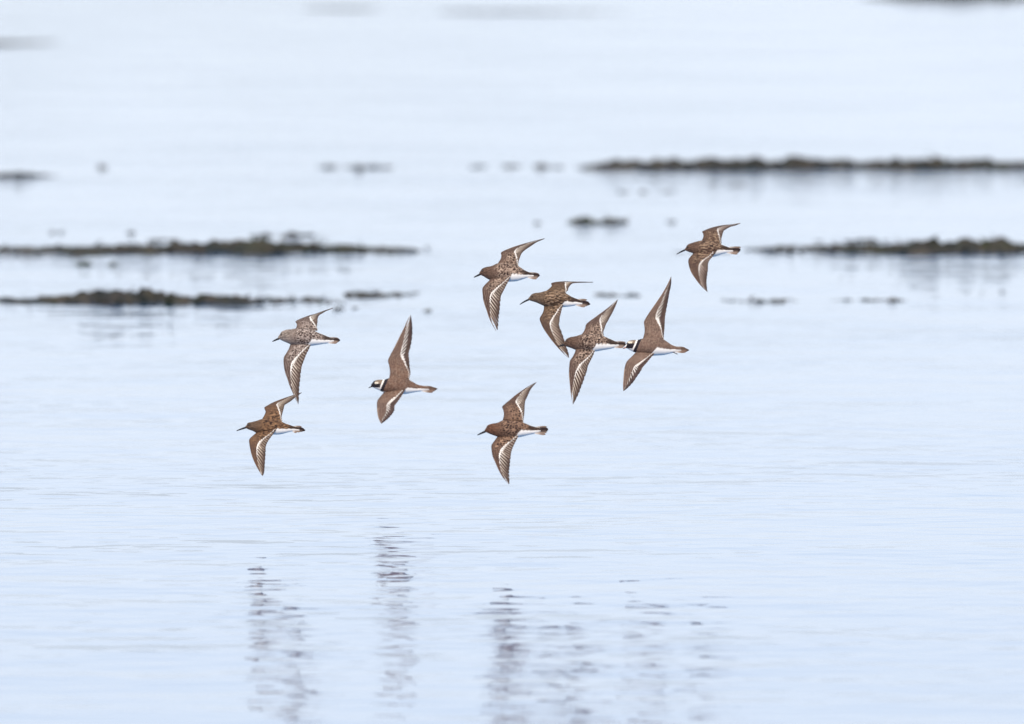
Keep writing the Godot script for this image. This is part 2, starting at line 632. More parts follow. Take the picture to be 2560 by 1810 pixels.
func tail(bird: Node3D, b: Dictionary, k: Dictionary) -> void:
	var l0: Array = b.body[-1]
	var root := Vector3((l0[0] + l0[2]) / 2.0, (l0[1] + l0[3]) / 2.0, 0)
	root.x -= 6.0
	var e: Array = b.tail
	for i in 8:
		var f := i / 7.0
		var tip: Vector2
		if f < 0.5:
			tip = Vector2(e[0][0], e[0][1]).lerp(Vector2(e[1][0], e[1][1]), sqrt(f * 2.0))
		else:
			tip = Vector2(e[1][0], e[1][1]).lerp(Vector2(e[2][0], e[2][1]), pow(f * 2.0 - 1.0, 1.5))
		var path: Array[Vector3] = []
		var nors: Array[Vector3] = []
		var mid := 1.0 - absf(f - 0.45) * 2.0
		for q in 10:
			var t := q / 9.0
			var o := root + Vector3(0, (0.5 - f) * 11.0, (f - 0.5) * 8.0)
			path.append(o.lerp(Vector3(tip.x, tip.y, (f - 0.5) * 16.0), t) + Vector3(0, 0.5, 1.0) * (mid * 1.6))
			nors.append(Vector3(0, 0.6, 0.8))
		var paint := func(t: float, a: float) -> Color:
			var c: Color = k.dark.lerp(k.tail_side, smoothstep(0.45, 0.95, absf(f - 0.4) * 2.0))
			c = c.lerp(k.white, 0.55 * smoothstep(0.6, 1.0, absf(f - 0.45) * 2.0) * smoothstep(0.7, 0.2, t))
			c = c.lerp(k.black, 0.6 * smoothstep(0.85, 1.0, t) * (1.0 if f > 0.2 and f < 0.75 else 0.25))
			return c.lerp(k.dark, 0.25 * smoothstep(0.5, 1.0, a))
		part("tail_feather", feather(path, nors, 3.6, paint, Vector3.UP), plume, bird)

func tube(path: Array, z: Array, radii: Array, colours: Array, flat := 1.0) -> ArrayMesh:
	var n := 14
	var m := 11
	var p := PackedVector3Array()
	var col := PackedColorArray()
	var rows := []
	for i in path.size():
		rows.append([path[i][0], path[i][1], z[i], radii[i]])
	for i in n:
		var t := i / (n - 1.0)
		var q := cr(rows, t)
		var q2 := cr(rows, minf(t + 0.03, 1.0))
		var q1 := cr(rows, maxf(t - 0.03, 0.0))
		var d := Vector3(q2[0] - q1[0], q2[1] - q1[1], q2[2] - q1[2]).normalized()
		var up := (Vector3.UP - d * d.y).normalized()
		var side := d.cross(up)
		var r: float = q[3] * (0.05 if i == n - 1 else 1.0)
		for j in m:
			var a := TAU * j / (m - 1.0)
			p.append((Vector3(q[0], q[1], q[2]) + up * cos(a) * r + side * sin(a) * r * flat) * 0.001)
			var x := t * (colours.size() - 1)
			var k := mini(int(x), colours.size() - 2)
			var ca: Color = colours[k]
			col.append(ca.lerp(colours[k + 1], x - k))
	var sh := Sheet.new()
	sh.grid(n, m, p, col, true, Vector3.ZERO)
	return sh.mesh()

func bird(b: Dictionary, k: Dictionary) -> void:
	var rng := RandomNumberGenerator.new()
	rng.seed = hash(str(b.at))
	var o := Node3D.new()
	o.name = numbered("ringed_plover" if k.kind == "plover" else "sandpiper")
	add_child(o)
	o.position = Vector3(b.at[0], b.at[1], b.at[2])
	tag(o, b.label, "plover" if k.kind == "plover" else "sandpiper", "shorebirds flying together over the water")
	var sh := Sheet.new()
	torso(sh, b, k)
	var near := wing_frame(b, b.lo, b.reach[0], b.reach[1])
	var far := wing_frame(b, b.up, -b.reach[2], b.reach[3])
	wing_arm(sh, near, k, Vector3(0, 0.8, -0.4), 0.0)
	wing_arm(sh, far, k, Vector3(0, -0.8, 0.0), 2.0)
	part("body", sh.mesh(), plume, o)
	flight(o, near, k, rng)
	flight(o, far, k, rng)
	tail(o, b, k)
	var br: float = k.bill
	part("bill", tube(b.bill, [0.0, 0.4, 0.6], [br, br * 0.8, br * 0.35], k.bill_colours, 0.8), horn, o)
	var ez := body_z(b.body, b.eye[0], b.eye[1])
	var ball := SphereMesh.new()
	ball.radius = 0.0021
	ball.height = 0.0042
	ball.radial_segments = 14
	ball.rings = 8
	for s in [1.0, -1.0]:
		var e := part("eye", ball, eye_mat, o)
		e.position = Vector3(b.eye[0], b.eye[1], s * (ez * 0.9)) * 0.001
	if b.has("foot"):
		part("foot", tube(b.foot, [6.0, 7.0, 7.5], [1.3, 1.0, 1.6], [lin(70, 50, 40), lin(50, 40, 38)]), horn, o)

# ---------------------------------------------------------------- mud banks and weed
func weed_bank(d: Dictionary) -> void:
	# a low bar of mud and weed that rises out of the water; its frame is at water level
	var o := Node3D.new()
	o.name = numbered(d.name)
	add_child(o)
	o.position = Vector3(d.x, 0, d.z)
	tag(o, d.label, d.category, d.get("group", ""))
	var rng := RandomNumberGenerator.new()
	rng.seed = int(d.seed)
	var n1 := noise(FastNoiseLite.TYPE_SIMPLEX_SMOOTH, 2.6, d.seed, 4)
	var n2 := noise(FastNoiseLite.TYPE_SIMPLEX_SMOOTH, 9.0, d.seed + 5, 3)
	var L: float = d.length
	var D: float = d.depth
	var hgt: float = d.height
	var nx := clampi(int(L / 0.016), 14, 420)
	var nz := clampi(int(D / 0.05), 9, 30)
	var p := PackedVector3Array()
	var col := PackedColorArray()
	var shape: Array = d.shape
	var bias := 0.48 if d.name == "weed_strip" else 0.62
	var knot: float = {"weed_strip": 5.0, "mud_bank": 1.3}.get(d.name, 3.0)
	for i in nx:
		var s := i / (nx - 1.0)
		var x := (s - 0.5) * L
		var env: float = cr(shape, s)[0]
		for j in nz:
			var t := j / (nz - 1.0) * 2.0 - 1.0
			var z := t * D * 0.5 + 0.35 * D * n1.get_noise_2d(x * 0.5, 7.0)
			var cross := pow(maxf(0.0, 1.0 - t * t), 0.7)
			var h := hgt * cross * maxf(0.0, env * (bias + 0.75 * n1.get_noise_2d(x * knot, z * 0.5) + 0.65 * n2.get_noise_2d(x * knot, z)))
			h -= minf(0.014, hgt * 0.2)
			if i == 0 or i == nx - 1:
				h = -0.03
			p.append(Vector3(x, h, z))
			var a := clampf(0.36 + 1.3 * n2.get_noise_3d(x * 0.7, h * 2.0, z * 0.7), 0.0, 1.0)
			var g := clampf(0.2 + 1.6 * n1.get_noise_2d(x * 0.8 + 30.0, z), 0.0, 1.0)
			var c: Color = MUD_DARK.lerp(MUD_BROWN, a)
			col.append(c.lerp(WEED_GREEN, g * float(d.get("green", 0.35))))
	var sh := Sheet.new()
	sh.grid(nx, nz, p, col, false, Vector3.INF, Vector3.UP)
	part("mud", sh.mesh(), mud_mat, o)
	# ragged weed standing and hanging over it
	var ws := Sheet.new()
	var count := int(d.fronds)
	for q in count:
		var s := rng.randf()
		var env: float = cr(shape, s)[0]
		if env < 0.12:
			continue
		var x := (s - 0.5) * L
		var z := rng.randf_range(-0.5, 0.5) * D
		var tall := hgt * env * rng.randf_range(0.3, 0.85) * (1.0 + 0.7 * float(rng.randf() < 0.06))
		var lean := Vector3(rng.randf_range(-1, 1), 0, rng.randf_range(-1, 1)) * tall * 1.1
		var wide := rng.randf_range(0.004, 0.016)
		var pp := PackedVector3Array()
		var cc := PackedColorArray()
		var tone: Color = MUD_DARK.lerp([MUD_BROWN, WEED_GREEN, MUD_DARK][rng.randi() % 3], rng.randf())
		var turn := rng.randf() * TAU
		for i in 4:
			var t := i / 3.0
			var cpos := Vector3(x, -0.01 + tall * (t * 1.35 - 0.45 * t * t), z) + lean * t * t
			var sd := Vector3(cos(turn), 0, sin(turn)) * wide * (1.0 - 0.75 * t) * (0.7 + 0.6 * rng.randf())
			pp.append(cpos - sd)
			pp.append(cpos + Vector3(0, 0.003, 0))
			pp.append(cpos + sd)
			for u in 3:
				cc.append(tone)
		ws.grid(4, 3, pp, cc, false, Vector3.INF, Vector3(0, 0, 1))
	if ws.v.size() > 0:
		var w := part("weed", ws.mesh(), mud_mat, o)
		w.set_meta("kind", "stuff")

const BIRDS := [
	{"label": "brown streaked sandpiper flying apart from the others, farthest right and highest of the flock", "kind": "DUNLIN",
		"at": [0.5697,0.7347,-42.3392],
		"bill": [[-62.2,-2.3],[-75.1,-8.4],[-88.7,-16.2]],
		"tail": [[100.5,4.8],[98.2,-5.6],[89.9,-14.4]],
		"eye": [-56.6,4.4],
		"body": [[-61.5,3.5,-60.7,-5.6],[-56.2,12.1,-53.9,-8.4],[-46.4,16.6,-43.3,-12.1],[-31.2,21.2,-34.2,-16.7],[-13.1,24.9,-19.1,-22.7],[6.6,23.7,8.1,-24.2],[26.3,20.4,23.3,-22.7],[46,11.3,46,-15.2],[62.6,5.6,59.6,-11.7]],
		"up": [[-13.8,25.7,44.5,15.9,0.95],[-9.7,37.1,43.3,27.2,0.92],[-11.5,45.4,45.7,37.8,0.84],[-13.4,50.2,49,49.2,0.76],[-4,54.9,51.3,53.7,0.68],[11.2,60.5,55.1,55.5,0.5],[29.3,64.6,62.6,59.8,0.4],[50.5,67.6,73.2,64.3,0.35],[74.7,69.1,86.8,67.3,0.3],[100.5,72.2,100.8,72.2,0.3]],
		"lo": [[-38,-12.1,27.1,-3.1,0.95],[-44.8,-18.5,17.2,-21.2,0.85],[-52.4,-27.3,8.9,-31.1,0.77],[-54.7,-35.6,4.4,-41.7,0.64],[-53.6,-43.2,3.9,-53,0.56],[-50.9,-55.3,2.8,-65.9,0.52],[-44.8,-69.7,0.9,-79.5,0.48],[-35.8,-83.3,-0.6,-91.6,0.4],[-23.7,-99.2,-0.6,-103.7,0.3],[-11.5,-112,0.6,-116.6,0.25],[1.3,-123.1,1.8,-122.8,0.25]],
		"reach": [95,1,120,1.5],
	},
	{"label": "speckled sandpiper with long upswept far wing, highest of the birds in the middle", "kind": "SANDERLING",
		"at": [-0.0201,0.6942,-41.3714],
		"bill": [[-69,-2.5],[-79.5,-7.4],[-89.2,-12.2]],
		"tail": [[97.2,-2.5],[100,-7.4],[90.8,-15.8]],
		"eye": [-63.9,6.9],
		"body": [[-69.8,6.7,-67.9,-6.1],[-64.8,13.1,-60.2,-9.8],[-53.8,17.7,-50.2,-16.2],[-38.3,20.8,-38.3,-21.7],[-21.8,27.8,-21.8,-23.9],[-3.5,29.6,-3.5,-25],[14.8,27.8,13.9,-24.6],[35,22.3,35,-22.6],[55.1,9.4,55.1,-16.2],[69.8,3,67.9,-12.2]],
		"up": [[-20,28.7,38.6,24.1,0.97],[-12.6,40.6,39.6,33.3,0.93],[-10.4,49.7,43.2,44.2,0.83],[-11.5,58,46.9,53.4,0.72],[-3.5,63.5,50.5,58.9,0.62],[11.2,69.5,56,64,0.5],[29.5,75.7,66.1,70.8,0.4],[51.5,81.8,78.9,79,0.35],[77.1,88.2,91.7,87.3,0.3],[113.4,96.1,113.7,96.1,0.3]],
		"lo": [[-41.9,-17.1,16.7,-8.9,0.97],[-50.2,-25.3,9.3,-24.4,0.83],[-59.3,-34.5,2,-38.2,0.72],[-64.5,-43.7,-4.4,-51,0.6],[-63.9,-58.3,-10.8,-63.8,0.48],[-62.1,-74.8,-12.3,-78.4,0.42],[-57.5,-91.3,-13.6,-94.9,0.35],[-52,-105.9,-15.4,-111.4,0.28],[-46.5,-122.4,-17.2,-127.9,0.2],[-38.3,-140.7,-18.1,-142.5,0.15],[-25.5,-162.3,-20.9,-158.1,0.15]],
		"reach": [95,1,110,1.3],
	},
	{"label": "streaky brown sandpiper with long drooping bill, lower wingtip behind another bird's bill", "kind": "DUNLIN_PALE",
		"at": [0.1166,0.6272,-41.1364],
		"bill": [[-66.4,0.6],[-81.1,-6.4],[-94.9,-15.1]],
		"tail": [[96.9,-1.7],[106.6,-14.8],[90.7,-21]],
		"eye": [-58.9,8.9],
		"body": [[-65.7,8.3,-66.4,-3.3],[-60.3,14.4,-56.4,-6.4],[-50.3,18.3,-48.7,-8.7],[-36.4,19.8,-34.9,-14.8],[-19.4,24.5,-21,-21],[-1,25.2,-2.5,-24.1],[17.5,22.1,17.5,-23.3],[36,17.5,34.5,-21.8],[51.4,8.3,49.9,-20.2],[66.8,2.1,65.3,-17.1]],
		"up": [[-20.2,23.7,38.3,16,0.98],[-10.2,31.4,39.1,22.1,0.95],[-4,38.3,42.9,25.2,0.9],[-5.3,45.2,44.5,31.4,0.84],[3.7,48.3,49.1,39.1,0.72],[17.5,49.4,53,42.9,0.5],[34.5,49.9,57.6,45.2,0.4],[53,48.6,66.8,46,0.4],[77.6,47.4,82.2,45.9,0.4],[114.6,45.1,114.9,44.9,0.4]],
		"lo": [[-25.6,-18.7,29.8,-13.3,0.97],[-26.4,-28.7,26,-24.1,0.86],[-30.2,-39.5,22.9,-37.9,0.78],[-37.9,-53.3,19.8,-50.3,0.68],[-35.6,-64.1,19.1,-61,0.57],[-30.2,-76.4,17.5,-71.8,0.5],[-21,-91.8,22.9,-85.7,0.42],[-8.7,-108.8,29.1,-102.6,0.33],[3.7,-124.2,33.7,-118,0.26],[17.5,-139.6,39.9,-136.5,0.2],[29.8,-151.9,44.5,-150.4,0.2],[43.7,-164.2,45.2,-163,0.2]],
		"reach": [80,1,125,1.5],
	},
	{"label": "speckled sandpiper flying just in front of the ringed plover on the right", "kind": "SANDERLING",
		"at": [0.2164,0.5277,-40.4469],
		"bill": [[-69.6,-3.9],[-79.6,-6.9],[-88.6,-10.9]],
		"tail": [[101.1,2.1],[102.1,-4.5],[95.1,-11.3]],
		"eye": [-63.6,4.7],
		"body": [[-68.6,5.1,-67.6,-7.9],[-63.6,12,-59.6,-10.9],[-52.7,17,-48.7,-14.9],[-36.7,20,-38.7,-18.9],[-20.7,25,-20.7,-21.9],[-0.7,27,-0.7,-23.9],[19.2,26,17.2,-23.3],[39.2,20,37.2,-19.9],[55.1,13,55.1,-16.9],[69.1,7.1,67.1,-13.9]],
		"up": [[-23.7,23,41.2,21,0.95],[-15.7,33,39.6,31,0.92],[-11.7,43,43.2,41,0.85],[-9.7,51,47.2,53,0.74],[-2.7,58,53.2,63,0.6],[11.2,67.9,59.1,73.9,0.46],[27.2,78.9,65.1,83.9,0.4],[43.2,89.9,70.1,93.9,0.33],[59.1,101.9,75.1,104.9,0.3],[79.5,119.2,79.9,118.8,0.3]],
		"lo": [[-38.7,-16.9,16.2,-18.9,0.96],[-40.7,-24.9,10.2,-34.9,0.86],[-46.7,-36.9,3.2,-48.8,0.76],[-54.6,-48.8,-3.7,-62.8,0.62],[-56.6,-64.8,-6.7,-76.8,0.5],[-57.6,-80.8,-11.7,-90.8,0.42],[-56.6,-96.7,-16.7,-105.7,0.36],[-55,-114.7,-22.7,-120.7,0.28],[-53.1,-132.7,-28.7,-136.7,0.2],[-50.7,-148.7,-36.7,-152.6,0.15],[-47.1,-168.6,-45.9,-168.2,0.15]],
		"reach": [75,1,95,1.2],
	},
	{"label": "ringed plover on the right with tall raised wing, bill at a sandpiper's tail", "kind": "PLOVER_R",
		"at": [0.3976,0.4836,-41.3714],
		"bill": [[-69,-0.3],[-74.9,-2.9],[-80.4,-5.3]],
		"tail": [[98,-3.6],[109.3,-10.1],[99.1,-14.9]],
		"foot": [[60.9,-14.5],[69.6,-18.2],[75.5,-21.1]],
		"eye": [-62.3,6.2],
		"body": [[-70.1,9.5,-69,-4.7],[-64.7,16.1,-61.4,-9],[-52.7,19.3,-52.7,-13.4],[-38.5,19.8,-43.9,-16.7],[-24.3,23.7,-24.3,-21.1],[-2.5,28.1,-2.5,-25.4],[19.4,28.1,19.4,-25],[39,19.3,39,-23.2],[56.5,7.3,56.5,-18.9],[69.6,1.9,69.6,-15.6]],
		"up": [[-23.2,23.7,36.8,25.9,0.97],[-18.8,41.2,37.9,41.2,0.88],[-18.8,56.4,39.5,56.4,0.8],[-20.4,69.5,40.1,71.7,0.66],[-15.6,80.5,41.2,87,0.55],[-4.6,97.9,44.5,104.5,0.5],[8.5,116.5,47.8,121.9,0.48],[21.6,135,51,139.4,0.45],[34.7,154.7,53.9,155.8,0.4],[47.8,177.6,58.2,176.5,0.4],[57.8,199.2,58.7,199.2,0.4]],
		"lo": [[-43.9,-15.6,10.6,-17.8,0.92],[-54.9,-26.5,-0.3,-29.8,0.84],[-67.9,-38.5,-13.4,-45.1,0.74],[-73.4,-48.3,-24.3,-57.1,0.62],[-76.7,-61.4,-28.7,-65.8,0.55],[-78.9,-76.7,-39.6,-81.1,0.52],[-80,-92,-50.5,-96.4,0.5],[-81,-105.1,-63.6,-110.6,0.5],[-80.4,-122.6,-79.3,-122.1,0.5]],
		"reach": [110,1,70,1.1],
	},
	{"label": "pale grey-headed sandpiper whose lower wingtip crosses the wing of the bird below it", "kind": "GREY",
		"at": [-0.5797,0.5433,-40.4469],
		"bill": [[-69.6,-2],[-80.3,-6.5],[-90.7,-11.5]],
		"tail": [[95.1,-2.9],[99.9,-8.3],[90.6,-14.6]],
		"eye": [-65.5,8.9],
		"body": [[-69.6,8.7,-68.7,-5.6],[-63.3,16.8,-59.7,-10.1],[-50.8,22.1,-47.2,-15.5],[-36.5,23.6,-36.5,-19.9],[-20.4,26.6,-20.4,-21.7],[-2.5,27.5,-2.5,-23.5],[15.4,24.8,15.4,-23.5],[35.1,15,35.1,-20.8],[53,7.8,53,-18.1],[69.1,1.5,69.1,-15.5]],
		"up": [[-23.9,26.6,36,25.7,0.98],[-21.8,33.8,35.1,31.1,0.94],[-23,40,36,37.3,0.86],[-25.7,44.5,36.9,45.4,0.76],[-16.8,49.9,36.9,53.4,0.64],[-2.5,55.2,38.7,58.8,0.48],[11.9,60.1,42.3,62.9,0.45],[24.4,62.4,51.2,67.8,0.4],[44.1,68.7,60.2,72.6,0.4],[77.2,78.5,77.4,78.3,0.4]],
		"lo": [[-40,-19,18.1,-19,0.95],[-44.5,-31.6,12.8,-31.6,0.82],[-51.7,-44.1,5.6,-45.9,0.7],[-57.9,-54.8,0.2,-60.2,0.6],[-58.3,-70.9,-6,-76.3,0.48],[-56.2,-87.1,-8.7,-90.6,0.43],[-52.6,-101.4,-10,-104.9,0.36],[-47.2,-115.7,-11.4,-119.3,0.28],[-41.8,-131.8,-13.2,-135.4,0.2],[-34.7,-147.9,-14.1,-151.5,0.18],[-27.5,-164,-14.6,-167.6,0.2],[-17.3,-184.6,-16.1,-183.7,0.2]],
		"reach": [70,1,130,1.5],
	},
	{"label": "ringed plover with black and white head flying alone left of the centre", "kind": "PLOVER_L",
		"at": [-0.3405,0.3013,-43.1466],
		"bill": [[-74.1,-0.5],[-81.1,-2.7],[-87.3,-6]],
		"tail": [[104.4,-3.6],[119.1,-8.7],[104.4,-17.9]],
		"eye": [-69.5,6.5],
		"body": [[-75.2,10.1,-74.1,-4.3],[-69.7,15.6,-64.2,-8.7],[-57.6,18.9,-56.5,-12],[-39.9,19.3,-44.3,-17.5],[-24.5,24.4,-24.5,-20.8],[-2.5,27.7,-2.5,-23],[19.6,25.5,19.6,-24.1],[39.4,15.6,39.4,-20.8],[57,5.7,57,-17.5],[74.6,1.2,74.6,-15.3]],
		"up": [[-25.6,24.4,35,23.3,0.97],[-23.4,40.9,38.3,38.7,0.93],[-25.6,58.5,36.1,56.3,0.86],[-29.4,75,34.5,78.4,0.72],[-24.5,88.3,33.2,98.2,0.6],[-13.5,109.2,38.3,115.8,0.53],[-2.5,131.2,41.6,133.4,0.45],[8.5,153.3,43.8,155.5,0.35],[19.6,175.3,43.3,177.5,0.25],[28.4,195.1,41.6,192.9,0.2],[37.2,211,38.3,211,0.2]],
		"lo": [[-43.2,-20.8,24,-7.6,0.92],[-53.2,-31.8,12.9,-26.3,0.82],[-60.9,-42.8,-0.3,-45,0.66],[-62,-56,-8,-56,0.6],[-61.3,-69.3,-9.1,-69.3,0.56],[-59.8,-80.3,-17.9,-82.5,0.54],[-56.5,-92.4,-31.1,-95.7,0.52],[-49.2,-106.7,-47.9,-106.3,0.5]],
		"reach": [120,1,60,1.1],
	},
	{"label": "rusty-backed sandpiper with long straight dark bill, farthest left of the flock", "kind": "RUSTY",
		"at": [-0.6792,0.2812,-40.7199],
		"bill": [[-69,-0.8],[-83.4,-5.6],[-96.9,-10.7]],
		"tail": [[87.2,0.8],[98.3,-10],[73.6,-14.3]],
		"eye": [-62.3,6.4],
		"body": [[-67.4,6.4,-68.7,-3.5],[-64.2,12,-61,-7.2],[-53.1,14.7,-51.5,-10.3],[-38.7,18.3,-40.3,-15.9],[-24.4,23.1,-26,-17.5],[-8.4,23.9,-10,-19.9],[7.5,22.3,7.5,-21],[23.4,18.3,23.4,-20.7],[39.4,11.2,39.4,-17.5],[53.7,6.4,53.7,-13.5],[68.1,1.6,68.1,-11.1]],
		"up": [[-23.6,23.9,33,16,0.97],[-18,33.5,31.4,30.3,0.94],[-14.8,43.1,33.8,39.9,0.85],[-18.3,53.9,37,52.6,0.72],[-10,59.8,39.4,61.4,0.58],[4.3,67.3,45.7,65.4,0.46],[20.2,73.3,55.3,70.9,0.4],[39.4,79.7,64.9,78.1,0.35],[60.1,85.8,72.8,84.5,0.3],[85.6,93.3,85.9,93.1,0.3]],
		"lo": [[-41.9,-16.7,15.5,-4,0.97],[-51.5,-24.7,7.5,-18.3,0.85],[-59.5,-32.7,-1.3,-30.3,0.74],[-60.3,-41.4,-8.4,-41.4,0.6],[-57.9,-55.8,-12.9,-54.2,0.5],[-54.7,-70.1,-12.9,-66.9,0.43],[-49.9,-84.5,-13.5,-81.3,0.37],[-43.5,-98.8,-14.8,-97.2,0.3],[-35.5,-113.2,-15.6,-111.6,0.25],[-27.6,-125.9,-17.2,-124.3,0.25],[-22,-133.6,-20.9,-132.9,0.25]],
		"reach": [90,1,115,1.3],
	},
	{"label": "rufous-headed speckled sandpiper flying lowest of the flock, below the centre", "kind": "RUFOUS",
		"at": [-0.0041,0.3141,-39.7802],
		"bill": [[-67.9,-4.5],[-79.9,-9.9],[-91.8,-15.5]],
		"tail": [[100.2,7.8],[104,-0.8],[96.4,-13.1]],
		"eye": [-61.8,5.7],
		"body": [[-67.5,4,-66.6,-7.4],[-62.8,11.6,-56.2,-12.1],[-51.4,16.3,-46.7,-15.9],[-35.3,19.1,-35.3,-19.7],[-20.1,25.8,-20.1,-21.6],[0.7,25.8,0.7,-22.6],[19.7,23.9,19.7,-21.6],[38.6,18.2,38.6,-17.8],[53.8,11.6,53.8,-14],[67.1,7.8,67.1,-11.2]],
		"up": [[-21.1,27.7,35.8,25.8,0.97],[-18.2,40.9,37.7,37.2,0.92],[-19.8,52.3,39,52.3,0.84],[-23,61.8,39.6,65.6,0.72],[-14.5,70.3,40.9,77,0.58],[-1.2,80.8,44.3,84.5,0.45],[14,93.1,49,94,0.38],[31,104.4,54.7,106.3,0.3],[48.1,114.9,62.3,116.8,0.25],[70.7,126.6,71.4,126.2,0.25]],
		"lo": [[-37.2,-20.7,22.5,-15.9,0.95],[-44.8,-31.1,15.9,-29.2,0.82],[-52.4,-42.5,8.3,-44.4,0.64],[-52,-55.7,3.6,-57.6,0.5],[-49.5,-70.9,1.1,-70.9,0.42],[-43.8,-84.2,-0.2,-86.1,0.34],[-36.3,-101.2,-2.1,-101.2,0.25],[-29.6,-114.5,-3.1,-114.5,0.2],[-20.1,-129.7,-2.5,-129.7,0.2],[-5,-146.7,-3.1,-145.8,0.2]],
		"reach": [85,1,100,1.2],
	},
]

